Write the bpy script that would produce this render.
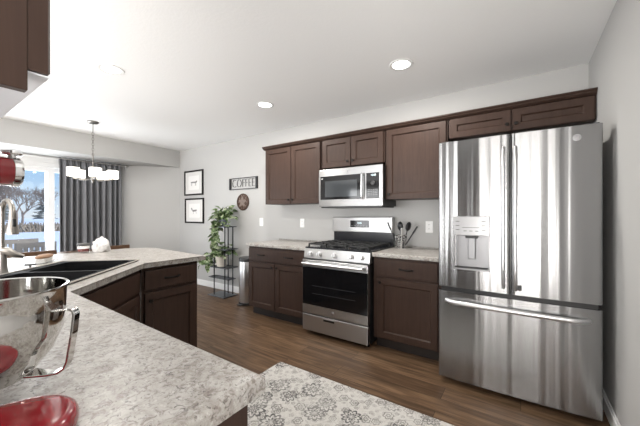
import bpy, bmesh, math, random
from mathutils import Vector, Matrix
for o in list(bpy.data.objects): bpy.data.objects.remove(o)
S = bpy.context.scene
C = S.collection
PI = math.pi

# ------------------------------------------------------------------ camera
cam = bpy.data.objects.new('camera', bpy.data.cameras.new('camera'))
C.objects.link(cam)
cam.location = (0, 0, 1.25)
cam.rotation_euler = (PI/2, 0, math.radians(34.126))
cam.data.sensor_width = 36.0
cam.data.lens = 296.1*36.0/640
cam.data.shift_y = (215.1-213.0)/640
cam.data.clip_start = 0.01
S.camera = cam

# ------------------------------------------------------------------ view, world, lights
S.view_settings.view_transform = 'Standard'
S.view_settings.look = 'None'
S.view_settings.exposure = 0.12
S.view_settings.gamma = 1.0
S.view_settings.use_curve_mapping = False

def make_world():
    w = bpy.data.worlds.new('winter_sky'); S.world = w; w.use_nodes = True
    nt = w.node_tree; N = nt.nodes; L = nt.links; N.clear()
    tc = N.new('ShaderNodeTexCoord'); sx = N.new('ShaderNodeSeparateXYZ'); L.new(tc.outputs['Generated'], sx.inputs[0])
    cr = N.new('ShaderNodeValToRGB'); e = cr.color_ramp.elements
    e[0].position = 0.0; e[0].color = (.80, .88, .97, 1)
    e[1].position = 1.0; e[1].color = (.14, .30, .66, 1)
    m = e.new(.09); m.color = (.46, .68, .95, 1)
    m = e.new(.25); m.color = (.22, .46, .86, 1)
    L.new(sx.outputs['Z'], cr.inputs[0])
    bg = N.new('ShaderNodeBackground'); bg.inputs['Strength'].default_value = 0.95
    L.new(cr.outputs[0], bg.inputs['Color'])
    out = N.new('ShaderNodeOutputWorld'); L.new(bg.outputs[0], out.inputs[0])
make_world()

def area(name, loc, rot, sx, sy, power, col=(1, 1, 1), spread=PI):
    l = bpy.data.lights.new(name, 'AREA'); l.shape = 'RECTANGLE'; l.size = sx; l.size_y = sy
    l.energy = power; l.color = col; l.spread = spread
    o = bpy.data.objects.new(name, l); o.location = loc; o.rotation_euler = rot; C.objects.link(o); return o

sun = bpy.data.lights.new('sun', 'SUN'); sun.energy = 3.4; sun.angle = .02; sun.color = (1, .95, .88)
so = bpy.data.objects.new('sun', sun); so.rotation_euler = (math.radians(52), 0, math.radians(120)); C.objects.link(so)
# daylight through the patio door, plus unseen fill lamps added behind the camera
area('patio_daylight', (-6.25, 1.0, 1.15), (0, -PI/2-.35, 0), 2.0, 2.4, 130, (.97, .985, 1))
area('added_rear_fill', (-3.6, -4.35, 1.35), (PI/2+.12, 0, 0), 3.6, 1.7, 135, (1, .99, .97))  # added fill from behind; the living room windows are invented
area('added_ceiling_fill', (-1.5, -1.9, .85), (PI-.72, 0, 0), 3.4, 1.2, 150, (1, .975, .94))  # added upward fill that brightens the kitchen by way of the ceiling
area('added_hall_fill', (.45, -1.7, .90), (PI-.5, .0, 0), 1.2, 1.2, 88, (1, .975, .94))  # second added upward fill, evens out the right side of the ceiling

# ------------------------------------------------------------------ materials
def mat(name, col=(.5, .5, .5), rough=.5, metal=0., spec=.5, coat=0., emit=None, estr=0.):
    m = bpy.data.materials.new(name); m.use_nodes = True
    b = m.node_tree.nodes['Principled BSDF']
    b.inputs['Base Color'].default_value = (*col, 1); b.inputs['Roughness'].default_value = rough
    b.inputs['Metallic'].default_value = metal; b.inputs['Specular IOR Level'].default_value = spec
    b.inputs['Coat Weight'].default_value = coat; b.inputs['Coat Roughness'].default_value = .05
    if emit: b.inputs['Emission Color'].default_value = (*emit, 1); b.inputs['Emission Strength'].default_value = estr
    return m
class NT:
    def __init__(s, m): s.m = m; s.t = m.node_tree; s.b = s.t.nodes['Principled BSDF']
    def n(s, typ, **kw):
        x = s.t.nodes.new('ShaderNode'+typ)
        for k, v in kw.items():
            if k in ('operation', 'blend_type', 'feature', 'distance', 'data_type', 'noise_dimensions', 'wave_type', 'bands_direction', 'offset', 'offset_frequency', 'squash', 'axis', 'direction_type'): setattr(x, k, v)
            else:
                x.inputs[k].default_value = v
        return x
    def l(s, a, b): s.t.links.new(a, b)
    def coord(s, scale=(1, 1, 1), rot=(0, 0, 0), loc=(0, 0, 0), kind='Object'):
        tc = s.n('TexCoord'); mp = s.n('Mapping'); mp.inputs['Scale'].default_value = scale
        mp.inputs['Rotation'].default_value = rot; mp.inputs['Location'].default_value = loc
        s.l(tc.outputs[kind], mp.inputs[0]); return mp.outputs[0]
    def noise(s, v, scale, detail=3., rough=.5, dist=0.):
        x = s.n('TexNoise', Scale=scale, Detail=detail, Roughness=rough, Distortion=dist); s.l(v, x.inputs['Vector']); return x.outputs['Fac']
    def ramp(s, f, stops):
        r = s.n('ValToRGB'); e = r.color_ramp.elements
        while len(e) < len(stops): e.new(.5)
        for i, (p, c) in enumerate(stops):
            e[i].position = p; e[i].color = (*c, 1) if len(c) == 3 else c
        s.l(f, r.inputs[0]); return r.outputs[0]
    def g(s, v): return (v, v, v)
    def mix(s, f, a, b, bt='MIX'):
        x = s.n('Mix', data_type='RGBA', blend_type=bt)
        for sock, val in ((x.inputs[0], f), (x.inputs[6], a), (x.inputs[7], b)):
            if hasattr(val, 'is_output'): s.l(val, sock)
            elif isinstance(val, (int, float)): sock.default_value = val
            else: sock.default_value = (*val, 1)
        return x.outputs[2]
    def math(s, op, a, b=None, c=None):
        x = s.n('Math', operation=op)
        for i, v in enumerate((a, b, c)):
            if v is None: continue
            if hasattr(v, 'is_output'): s.l(v, x.inputs[i])
            else: x.inputs[i].default_value = v
        return x.outputs[0]
    def bump(s, h, strength=.3, dist=.01):
        x = s.n('Bump', Strength=strength, Distance=dist); s.l(h, x.inputs['Height']); s.l(x.outputs[0], s.b.inputs['Normal'])
    def col(s, c): s.l(c, s.b.inputs['Base Color'])
    def rough(s, c): s.l(c, s.b.inputs['Roughness'])

M = {}
def wallm(name, col):
    m = mat(name, col, .85, spec=.25); t = NT(m); t.bump(t.noise(t.coord(), 180, 2), .12, .002); return m
M['wall'] = wallm('wall_paint', (.49, .485, .475))
m = mat('ceiling_paint', (.88, .88, .875), .95, spec=.1); t = NT(m); v = t.coord()
h = t.ramp(t.noise(v, 55, 4, .6), [(.42, (0, 0, 0)), (.6, (1, 1, 1))]); t.bump(h, .10, .004); M['ceil'] = m
M['white'] = mat('white_trim', (.82, .82, .81), .45)
M['plate'] = mat('white_plastic', (.85, .85, .84), .4)

m = mat('plank_floor', rough=.38, spec=.4); t = NT(m); v = t.coord()
br = t.n('TexBrick', offset=.37, offset_frequency=2); t.l(v, br.inputs['Vector'])
for k, x in (('Color1', (0, 0, 0, 1)), ('Color2', (1, 1, 1, 1)), ('Mortar', (.5, .5, .5, 1))): br.inputs[k].default_value = x
br.inputs['Scale'].default_value = 1; br.inputs['Mortar Size'].default_value = .0015; br.inputs['Mortar Smooth'].default_value = .2
br.inputs['Brick Width'].default_value = 1.22; br.inputs['Row Height'].default_value = .152; br.inputs['Bias'].default_value = 0
sh = t.n('VectorMath', operation='MULTIPLY_ADD'); t.l(br.outputs['Color'], sh.inputs[0]); sh.inputs[1].default_value = (3.1, 7.7, 1); t.l(v, sh.inputs[2])
mp = t.n('Mapping'); mp.inputs['Scale'].default_value = (1.6, 22, 1); t.l(sh.outputs[0], mp.inputs[0])
gr = t.noise(mp.outputs[0], 1.6, 6, .62, .6)
mp2 = t.n('Mapping'); mp2.inputs['Scale'].default_value = (.9, 6, 1); t.l(sh.outputs[0], mp2.inputs[0])
g2 = t.noise(mp2.outputs[0], 1.5, 3, .5, 1.2)
c = t.ramp(gr, [(.32, (.030, .016, .008)), (.5, (.125, .072, .038)), (.68, (.28, .175, .105))])
c2 = t.ramp(g2, [(.3, (.055, .031, .017)), (.7, (.215, .132, .077))])
c = t.mix(.35, c, c2); c = t.mix(t.math('MULTIPLY', br.outputs['Color'], .6), c, (.060, .033, .018))
c = t.mix(br.outputs['Fac'], c, (.012, .008, .005)); t.col(c)
t.bump(t.math('SUBTRACT', gr, t.math('MULTIPLY', br.outputs['Fac'], 1.2)), .12, .003)
t.rough(t.ramp(gr, [(.3, t.g(.5)), (.7, t.g(.36))])); M['floor'] = m

def woodm(name, a, b, rough=.42, sc=(16, 16, 1.4)):
    m = mat(name, rough=rough, spec=.22); t = NT(m); v = t.coord(sc)
    n = t.noise(v, 2.5, 6, .6, .8); bl = t.noise(t.coord((1, 1, 1)), 9, 3)
    c = t.ramp(n, [(.3, a), (.7, b)]); c = t.mix(t.math('MULTIPLY', bl, .35), c, tuple(x*1.5 for x in b)); t.col(c)
    t.bump(n, .05, .002); return m
M['wood'] = woodm('espresso_stained_wood', (.030, .0170, .0125), (.050, .0292, .0218))
M['woodv'] = M['wood']
M['chairwood'] = woodm('walnut_wood', (.06, .033, .020), (.115, .066, .040), .4, (2, 14, 14))
M['under'] = mat('white_melamine', (.88, .91, .95), .35)
M['toe'] = mat('toe_kick_dark', (.02, .014, .012), .6)

m = mat('speckled_laminate', rough=.34, spec=.4); t = NT(m); v = t.coord()
n1 = t.noise(v, 52, 6, .7, 1.0); n2 = t.noise(v, 16, 5, .65, 1.0); n3 = t.noise(v, 120, 3, .6)
c = t.ramp(n2, [(.32, (.27, .24, .215)), (.5, (.40, .38, .355)), (.68, (.475, .46, .44))])
k = t.ramp(n1, [(.38, (1, 1, 1)), (.46, (.3, .3, .3)), (.51, (0, 0, 0))]); c = t.mix(t.math('MULTIPLY', k, .8), c, (.17, .14, .12))
n4 = t.noise(t.coord((1, 1, 1), loc=(3, 5, 1)), 75, 5, .7, 1.2)
k2 = t.ramp(n4, [(.37, (1, 1, 1)), (.44, (0, 0, 0))]); c = t.mix(t.math('MULTIPLY', k2, .85), c, (.09, .078, .07))
k3 = t.ramp(n3, [(.58, (0, 0, 0)), (.68, (1, 1, 1))]); c = t.mix(t.math('MULTIPLY', k3, .4), c, (.68, .67, .65)); t.col(c); M['counter'] = m

def steel(name, wavy=(7., 0., .06), strength=.12, rough=.26, col=(.56, .56, .565), fine=(90, 90, .6), aniso=.8):
    m = mat(name, col, rough, 1.); t = NT(m)
    w = t.noise(t.coord(wavy), 1.0, 2.6, .45)
    t.bump(w, strength, .02)
    t.b.inputs['Anisotropic'].default_value = aniso; t.b.inputs['Anisotropic Rotation'].default_value = .25
    tg = t.n('Tangent'); tg.direction_type = 'RADIAL'; tg.axis = 'Z'; t.l(tg.outputs[0], t.b.inputs['Tangent'])
    return m
M['steel'] = steel('brushed_steel_door', (6., 0., .10), 1.0, .24, (.36, .36, .363))
M['steel2'] = steel('brushed_steel_range', (5., 0., 3.), .12, .3, (.50, .50, .50))
M['steel3'] = steel('brushed_steel_microwave', (5., 0., 3.), .12, .3, (.33, .33, .33))
M['binsteel'] = mat('satin_steel', (.62, .63, .64), .28, 1.)
M['handle'] = mat('satin_steel_handle', (.74, .74, .75), .38, 1.)
M['chrome'] = mat('polished_chrome', (.78, .78, .78), .06, 1.)
m = mat('polished_bowl_steel', (.70, .69, .67), .07, 1.); t = NT(m); t.bump(t.noise(t.coord((3, 3, 90)), 2, 2), .03, .003); M['bowl'] = m
M['nickel'] = mat('brushed_nickel', (.34, .32, .295), .3, 1.)
M['case'] = mat('dark_grey_case', (.035, .035, .037), .5)
M['bplastic'] = mat('black_plastic', (.012, .012, .013), .35)
M['bglass'] = mat('black_oven_glass', (.006, .006, .007), .06, spec=.5)
M['mwglass'] = mat('microwave_window_glass', (.04, .045, .05), .07, spec=.8)
M['iron'] = mat('cast_iron', (.018, .018, .018), .5)
M['enamel'] = mat('black_enamel', (.015, .016, .02), .15)
M['dnickel'] = mat('dark_nickel', (.24, .23, .215), .3, 1.)
M['bronze'] = mat('oil_rubbed_bronze', (.012, .010, .009), .38, .6)
M['blackmetal'] = mat('black_metal', (.015, .015, .016), .45, .3)
M['signmetal'] = mat('grey_sign_metal', (.06, .06, .06), .5, .3)
M['shelfmetal'] = mat('grey_shelf_metal', (.07, .075, .085), .3, .6)
M['sink'] = mat('black_composite', (.008, .008, .009), .65, spec=.12)
M['red'] = mat('red_enamel', (.27, .010, .016), .12, coat=.6)
M['label'] = mat('pale_print', (.5, .5, .5), .6)
M['display'] = mat('clock_digits', (.8, .95, 1), .5, emit=(.75, .95, 1), estr=1.2)
M['greyplastic'] = mat('grey_plastic', (.30, .30, .31), .35, .5)
M['rim_highlight'] = mat('beige_rim_highlight', (.45, .42, .38), .5)  # highlight of the sink rim, put into the colour
M['lightgrey'] = mat('silver_panel', (.33, .33, .335), .3, .8)
M['paper'] = mat('paper', (.80, .79, .77), .8)
M['ink'] = mat('ink', (.22, .215, .21), .8)
M['mattb'] = mat('picture_mat', (.70, .69, .67), .85)
m = mat('shade_glass', (.9, .88, .84), .4, emit=(1, .95, .86), estr=2.0); M['shade'] = m
M['lamp'] = mat('downlight_diffuser', (1, 1, 1), .5, emit=(1, .97, .92), estr=9)
M['pot'] = mat('cream_ceramic', (.66, .62, .55), .4)
M['potg'] = mat('blue_grey_ceramic', (.16, .18, .22), .4)
M['soil'] = mat('soil', (.03, .02, .014), .95)
m = mat('pothos_leaf', rough=.42); t = NT(m); n = t.noise(t.coord(), 22, 3)
t.col(t.ramp(n, [(.3, (.05, .10, .035)), (.48, (.15, .235, .09)), (.62, (.45, .50, .34))])); M['leaf'] = m
M['stem'] = mat('vine_stem', (.07, .10, .04), .6)
m = mat('grey_curtain_cloth', rough=.8, spec=.2); t = NT(m); n = t.noise(t.coord((60, 60, 60)), 4, 2)
t.col(t.ramp(n, [(.3, (.18, .183, .195)), (.7, (.25, .254, .27))])); M['curtain'] = m
M['rod'] = mat('pewter_rod', (.45, .44, .43), .35, .8)
M['snow'] = mat('snow', (.86, .90, .97), .8)
M['bark'] = mat('bark', (.11, .085, .07), .9)
M['twig'] = mat('dry_twigs', (.26, .21, .18), .9)
M['scrub'] = mat('dry_scrub', (.34, .28, .22), .95)
M['deckwood'] = mat('weathered_wood', (.26, .23, .20), .85)
M['plaque'] = woodm('carved_brown_wood', (.045, .025, .018), (.10, .06, .045), .5, (9, 9, 9))
M['plaquelite'] = mat('pale_carving', (.20, .15, .125), .6)
M['towel'] = mat('white_cloth', (.62, .61, .60), .9)
M['wax'] = mat('red_wax', (.17, .015, .012), .4)
M['sponge'] = mat('tan_wood_brush', (.23, .125, .065), .6)
M['chocolate'] = mat('dark_slate', (.10, .10, .10), .4)
M['alloy'] = mat('pale_metal_utensil', (.75, .74, .72), .3, .7)

def glassm(name, tint=(1, 1, 1), gl=.08):
    m = bpy.data.materials.new(name); m.use_nodes = True; nt = m.node_tree; nt.nodes.clear()
    o = nt.nodes.new('ShaderNodeOutputMaterial'); mx = nt.nodes.new('ShaderNodeMixShader')
    tr = nt.nodes.new('ShaderNodeBsdfTransparent'); tr.inputs[0].default_value = (*tint, 1)
    g = nt.nodes.new('ShaderNodeBsdfGlossy'); g.inputs['Roughness'].default_value = .02
    mx.inputs[0].default_value = gl
    nt.links.new(tr.outputs[0], mx.inputs[1]); nt.links.new(g.outputs[0], mx.inputs[2]); nt.links.new(mx.outputs[0], o.inputs[0]); return m
M['glass'] = glassm('window_glass', (.97, .98, .98), .02)
M['jar'] = glassm('clear_jar', (.97, .97, .97), .06)

def rugm():
    m = mat('floral_rug', rough=.95, spec=.1); t = NT(m)
    base = t.coord(); wob = t.noise(base, 14, 3); 
    cream = t.ramp(t.noise(base, 60, 3, .7), [(.3, (.50, .485, .46)), (.7, (.60, .585, .56))])
    def rosette(scale, seed, petals, r0, amp, rand):
        vv = t.coord((scale, scale, scale), loc=(seed, seed*1.7, 0))
        sp = t.n('SeparateXYZ'); t.l(vv, sp.inputs[0]); cb = t.n('CombineXYZ'); t.l(sp.outputs[0], cb.inputs[0]); t.l(sp.outputs[1], cb.inputs[1])
        vo = t.n('TexVoronoi', Scale=1., Randomness=rand); vo.voronoi_dimensions = '2D'; t.l(cb.outputs[0], vo.inputs['Vector'])
        d = t.n('VectorMath', operation='SUBTRACT'); t.l(cb.outputs[0], d.inputs[0]); t.l(vo.outputs['Position'], d.inputs[1])
        s2 = t.n('SeparateXYZ'); t.l(d.outputs[0], s2.inputs[0])
        ang = t.math('ARCTAN2', s2.outputs[1], s2.outputs[0])
        ln = t.n('VectorMath', operation='LENGTH'); t.l(d.outputs[0], ln.inputs[0])
        rc = t.n('SeparateColor'); t.l(vo.outputs['Color'], rc.inputs[0])
        size = t.math('ADD', t.math('MULTIPLY', rc.outputs[0], .5), .7)
        rr = t.math('DIVIDE', ln.outputs['Value'], size)
        pet = t.math('MULTIPLY', t.math('ABSOLUTE', t.math('SINE', t.math('MULTIPLY', ang, petals/2))), amp)
        e = t.math('SUBTRACT', rr, pet)
        rings = t.math('SINE', t.math('MULTIPLY', e, 2*PI/(r0*.75)))
        inside = t.math('LESS_THAN', e, r0)
        line = t.math('MULTIPLY', inside, t.math('GREATER_THAN', rings, .15))
        outl = t.math('LESS_THAN', t.math('ABSOLUTE', t.math('SUBTRACT', e, r0)), r0*.10)
        return t.math('MAXIMUM', line, outl)
    a = rosette(4.6, 3.3, 10, .22, .10, .8)
    b = rosette(9.5, 8.1, 6, .22, .09, .9)
    c_ = rosette(20., 1.4, 5, .20, .08, 1.)
    w2 = t.noise(base, 7., 2, .5, 1.2)
    vine = t.math('LESS_THAN', t.math('ABSOLUTE', t.math('SUBTRACT', t.math('FRACT', t.math('MULTIPLY', w2, 7.)), .5)), .05)
    fade = t.ramp(t.noise(base, 5, 4, .6), [(.35, t.g(.45)), (.65, t.g(1.))])
    c = t.mix(t.math('MULTIPLY', vine, .55), cream, (.30, .285, .27))
    c = t.mix(t.math('MULTIPLY', t.math('MULTIPLY', c_, fade), 1.0), c, (.19, .18, .17))
    c = t.mix(t.math('MULTIPLY', t.math('MULTIPLY', b, fade), 1.0), c, (.19, .18, .17))
    c = t.mix(t.math('MULTIPLY', t.math('MULTIPLY', a, fade), 1.0), c, (.11, .107, .107))
    t.col(c); t.bump(t.noise(base, 350, 2), .3, .003); return m
M['rug'] = rugm()

# ------------------------------------------------------------------ mesh helpers
class MB:
    def __init__(s, mx=None): s.bm = bmesh.new(); s.mx = mx or Matrix()
    def _tail(s, n0, mx=None):
        s.bm.verts.ensure_lookup_table(); vs = s.bm.verts[n0:]
        if mx is not None: bmesh.ops.transform(s.bm, matrix=mx, verts=list(vs))
        return s
    def box(s, x0, x1, y0, y1, z0, z1, bev=0., seg=2, mx=None, axis=None):
        n0 = len(s.bm.verts)
        vs = [s.bm.verts.new((x, y, z)) for x in (x0, x1) for y in (y0, y1) for z in (z0, z1)]
        for q in ((0, 1, 3, 2), (4, 6, 7, 5), (0, 4, 5, 1), (2, 3, 7, 6), (0, 2, 6, 4), (1, 5, 7, 3)): s.bm.faces.new([vs[i] for i in q])
        if bev:
            es = {e for v in vs for e in v.link_edges}
            if axis is not None: es = [e for e in es if abs((e.verts[0].co-e.verts[1].co).normalized()[axis]) > .9]
            bmesh.ops.bevel(s.bm, geom=list(es), offset=bev, segments=seg, profile=.5, affect='EDGES')
        return s._tail(n0, mx)
    def prism(s, pts, z0, z1, bev=0., seg=2, mx=None):
        n0 = len(s.bm.verts)
        a = [s.bm.verts.new((x, y, z0)) for x, y in pts]; b = [s.bm.verts.new((x, y, z1)) for x, y in pts]
        n = len(pts); s.bm.faces.new(a[::-1]); top = s.bm.faces.new(b)
        for i in range(n): s.bm.faces.new((a[i], a[(i+1) % n], b[(i+1) % n], b[i]))
        if bev: bmesh.ops.bevel(s.bm, geom=list({e for v in b for e in v.link_edges if all(w in b for w in e.verts)}), offset=bev, segments=seg, profile=.5, affect='EDGES')
        return s._tail(n0, mx)
    def lathe(s, prof, seg=32, mx=None, cap=True):
        n0 = len(s.bm.verts); rings = []
        for r, z in prof:
            rings.append([s.bm.verts.new((max(r, 1e-5)*math.cos(2*PI*i/seg), max(r, 1e-5)*math.sin(2*PI*i/seg), z)) for i in range(seg)])
        for a, b in zip(rings, rings[1:]):
            for i in range(seg): s.bm.faces.new((a[i], a[(i+1) % seg], b[(i+1) % seg], b[i]))
        if cap:
            s.bm.faces.new(rings[0][::-1]); s.bm.faces.new(rings[-1])
        return s._tail(n0, mx)
    def cyl(s, p0, p1, r, seg=16, r1=None):
        p0, p1 = Vector(p0), Vector(p1); d = p1-p0
        mx = Matrix.Translation(p0) @ d.to_track_quat('Z', 'Y').to_matrix().to_4x4()
        return s.lathe([(r, 0), (r if r1 is None else r1, d.length)], seg, mx)
    def tube(s, pts, r, seg=8, closed=False, rads=None, flat=None):
        pts = [Vector(p) for p in pts]; n = len(pts); rings = []
        up = None
        for i, p in enumerate(pts):
            if closed: d = pts[(i+1) % n]-pts[i-1]
            else: d = pts[min(i+1, n-1)]-pts[max(i-1, 0)]
            d.normalize()
            if up is None:
                up = Vector((0, 0, 1)) if abs(d.z) < .9 else Vector((1, 0, 0))
            a = d.cross(up).normalized(); up = a.cross(d).normalized()
            rr = rads[i] if rads else r
            ra, rb = (rr, rr) if flat is None else (rr, rr*flat)
            rings.append([s.bm.verts.new(p+a*ra*math.cos(2*PI*j/seg)+up*rb*math.sin(2*PI*j/seg)) for j in range(seg)])
        prs = list(zip(rings, rings[1:])) + ([(rings[-1], rings[0])] if closed else [])
        for A, B in prs:
            for j in range(seg): s.bm.faces.new((A[j], A[(j+1) % seg], B[(j+1) % seg], B[j]))
        if not closed: s.bm.faces.new(rings[0][::-1]); s.bm.faces.new(rings[-1])
        return s
    def door(s, x0, x1, z0, z1, yf=-.02, t=.02, fr=.056, rec=.012, ch=.009):
        # five-piece door: flat frame, chamfered inner lip, recessed centre panel
        n0 = len(s.bm.verts)
        def rect(d, y): return [s.bm.verts.new(p) for p in ((x0+d, y, z0+d), (x1-d, y, z0+d), (x1-d, y, z1-d), (x0+d, y, z1-d))]
        e = .0025
        R = [rect(0, yf+t), rect(0, yf+e), rect(e, yf), rect(fr, yf), rect(fr+ch, yf+rec)]
        for a, b in zip(R, R[1:]):
            for i in range(4): s.bm.faces.new((a[i], a[(i+1) % 4], b[(i+1) % 4], b[i]))
        s.bm.faces.new(R[-1]); s.bm.faces.new(R[0][::-1]); return s
    def build(s, name, m, parent=None, smooth=False, angle=35):
        bmesh.ops.recalc_face_normals(s.bm, faces=s.bm.faces)
        if s.mx != Matrix(): bmesh.ops.transform(s.bm, matrix=s.mx, verts=s.bm.verts)
        me = bpy.data.meshes.new(name); s.bm.to_mesh(me); s.bm.free()
        o = bpy.data.objects.new(name, me); C.objects.link(o)
        me.materials.append(M[m] if isinstance(m, str) else m)
        if smooth:
            for p in me.polygons: p.use_smooth = True
            try: me.set_sharp_from_angle(angle=math.radians(angle))
            except Exception: pass
        if parent: o.parent = parent
        return o
def tag(o, label, cat, group=None, kind=None):
    o['label'] = label; o['category'] = cat
    if group: o['group'] = group
    if kind: o['kind'] = kind
    return o
def thing(name, label, cat, loc=(0, 0, 0), rz=0, group=None):
    o = bpy.data.objects.new(name, None); o.empty_display_size = .1; C.objects.link(o); o.location = loc; o.rotation_euler = (0, 0, rz)
    return tag(o, label, cat, group)
def struct(name, mb, m, parent=None, smooth=False):
    o = mb.build(name, m, parent, smooth)
    if not parent: o['kind'] = 'structure'
    return o
def boolean(o, cut, op='DIFFERENCE'):
    md = o.modifiers.new('b', 'BOOLEAN'); md.object = cut; md.operation = op; md.solver = 'EXACT'
    dg = bpy.context.evaluated_depsgraph_get(); dg.update()
    me = bpy.data.meshes.new_from_object(o.evaluated_get(dg)); o.modifiers.clear()
    old = o.data; o.data = me; bpy.data.meshes.remove(old)
    cm = cut.data; bpy.data.objects.remove(cut); bpy.data.meshes.remove(cm)
def copy_tree(o, parent=None):
    c = o.copy(); C.objects.link(c)
    if parent: c.parent = parent
    for ch in list(o.children): copy_tree(ch, c)
    return c
def text(name, body, size, loc, m, parent=None, rot=(PI/2, 0, 0), ext=.001, bold=0., xs=1.):
    cu = bpy.data.curves.new(name, 'FONT'); cu.body = body; cu.size = size; cu.extrude = ext; cu.align_x = 'CENTER'; cu.align_y = 'CENTER'; cu.offset = bold
    t = bpy.data.objects.new(name+'_tmp', cu); C.objects.link(t)
    dg = bpy.context.evaluated_depsgraph_get(); dg.update()
    me = bpy.data.meshes.new_from_object(t.evaluated_get(dg)); bpy.data.objects.remove(t); bpy.data.curves.remove(cu)
    me.transform(Matrix.Translation(loc) @ Matrix.Rotation(rot[2], 4, 'Z') @ Matrix.Rotation(rot[0], 4, 'X') @ Matrix.Diagonal((xs, 1, 1, 1)))
    me.materials.clear(); me.materials.append(M[m]); o = bpy.data.objects.new(name, me); C.objects.link(o)
    if parent: o.parent = parent
    return o
R = lambda a: math.radians(a)

# ------------------------------------------------------------------ the room shell
CZ = 2.478; SOF = 2.165; XW = -5.42; XB = -6.06; XR = .455; YB = 3.2
struct('floor', MB().box(-6.3, 1.9, -4.6, 3.4, -.12, 0), 'floor')
struct('ceiling', MB().box(-6.3, 1.9, -4.6, 3.4, CZ, CZ+.12), 'ceil')
struct('wall_back', MB().box(XW, XR, YB, YB+.12, 0, CZ), 'wall')
struct('wall_right', MB().box(XR, XR+.12, -.30, YB+.12, 0, CZ), 'wall')
struct('wall_near', MB().box(-1.30, -.43, -.30, -.18, 0, CZ).box(-3.45, -1.30, -.30, -.18, 0, .86), 'wall')
struct('wall_hall', MB().box(1.7, 1.8, -4.5, -.3, 0, CZ).box(.575, 1.7, -.30, -.2, 0, CZ), 'wall')
struct('wall_front', MB().box(-6.3, -5.5, -4.5, -4.4, 0, CZ).box(-1.8, 1.9, -4.5, -4.4, 0, CZ).box(-5.5, -1.8, -4.5, -4.4, 0, .45).box(-5.5, -1.8, -4.5, -4.4, 2.2, CZ), 'wall')
# dining bay: bulkhead with a flat underside, angled wall, and the patio door wall
struct('soffit', MB().prism([(XW, -1.0), (XW, YB), (XW-.1, YB+.1), (XB-.14, 2.55), (XB-.14, -1.0)], SOF, CZ-.001), 'wall')
struct('wall_bay', MB().prism([(XW, YB), (XW, YB+.12), (XB-.14, 2.60), (XB-.14, 2.44), (XB, 2.44)], 0, SOF-.001), 'wall')
DY0, DY1 = -.35, 2.30
struct('wall_left', MB().box(XB-.14, XB, DY1, 2.44, 0, SOF-.001).box(XB-.14, XB, -1.0, DY0, 0, SOF-.001).box(XB-.14, XB, DY0, DY1, 2.05, SOF-.001).box(XB-.14, XB, -4.5, -1.0, 0, CZ), 'wall')
struct('baseboard_back', MB().box(XW+.01, -2.87, YB-.016, YB, 0, .085, .004).box(XW+.01, -2.87, YB-.011, YB, .085, .10, .003), 'white')
struct('baseboard_right', MB().box(XR-.016, XR, .0, YB-.02, 0, .085, .004).box(XR-.011, XR, .0, YB-.02, .085, .10, .003), 'white')
# patio door
w = MB()
for y0, y1 in ((DY0, DY0+.06), (DY1-.06, DY1)): w.box(XB-.12, XB+.012, y0, y1, 0, 2.05, .004)
w.box(XB-.12, XB+.012, DY0, DY1, 1.99, 2.06, .004); w.box(XB-.12, XB+.01, DY0, DY1, 0, .03, .004)
wo = struct('window_1', w, 'white')
def sash(y0, y1, x, st=.085):
    f = MB(); f.box(x-.02, x+.02, y0, y0+st, .03, 1.99, .004).box(x-.02, x+.02, y1-st, y1, .03, 1.99, .004)
    f.box(x-.02, x+.02, y0+st, y1-st, 1.925, 1.99, .004).box(x-.02, x+.02, y0+st, y1-st, .03, .14, .004)
    o = f.build('sash', 'white', wo); MB().box(x-.003, x+.003, y0+st, y1-st, .14, 1.925).build('pane', 'glass', o)
sash(-.28, 1.515, XB-.03); sash(1.42, DY1-.06, XB-.085)
cs = MB(); cs.box(XB, XB+.018, DY0-.09, DY0, 0, 2.06, .004).box(XB, XB+.018, DY1, DY1+.09, 0, 2.06, .004).box(XB, XB+.018, DY0-.09, DY1+.09, 2.06, 2.14, .004)
struct('trim_1', cs, 'white')
# crown along the tops of the upper cabinets
prof = [(2.898, 2.118), (2.872, 2.118), (2.866, 2.124), (2.854, 2.130), (2.847, 2.142), (2.838, 2.147), (2.838, 2.157), (2.898, 2.157)]
b = MB(); a_ = [b.bm.verts.new((-2.862, y, z)) for y, z in prof]; c_ = [b.bm.verts.new((XR-.003, y, z)) for y, z in prof]
b.bm.faces.new(a_); b.bm.faces.new(c_[::-1])
for i in range(len(prof)): j = (i+1) % len(prof); b.bm.faces.new((a_[i], a_[j], c_[j], c_[i]))
b.box(-2.862, -2.842, 2.898, YB, 2.118, 2.157)
struct('trim_2', b, 'wood')

# ------------------------------------------------------------------ cabinets
def knob(parent, x, z, y=-.02):
    mx = Matrix.Translation((x, y, z)) @ Matrix.Rotation(PI/2, 4, 'X')
    return MB().lathe([(.006, 0), (.005, .010), (.009, .014), (.0145, .020), (.0145, .024), (.011, .028), (0.001, .029)], 18, mx).build('knob', 'bronze', parent, True)
def pull(parent, x, z, y=-.02, L=.115):
    pts = []
    for i in range(13):
        u = i/12; pts.append((x-L/2+L*u, y-.028*math.sin(PI*u)**.55 if 0 < u < 1 else y+.001, z))
    b = MB().tube(pts, .0055, 8, flat=1.25)
    b.cyl((x-L/2, y+.001, z), (x-L/2, y-.004, z), .010).cyl((x+L/2, y+.001, z), (x+L/2, y-.004, z), .010)
    return b.build('pull', 'bronze', parent, True)
def door(parent, x0, x1, z0, z1, kn=None, m='wood'):
    o = MB().door(x0, x1, z0, z1).build('door', m, parent)
    if kn: knob(o, *kn)
    return o
def drawer(parent, x0, x1, z0, z1, pulls=(), name='drawer'):
    o = MB().box(x0, x1, -.02, 0, z0, z1, .004).build(name, 'wood', parent)
    for p in pulls: pull(o, p, (z0+z1)/2)
    return o
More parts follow.
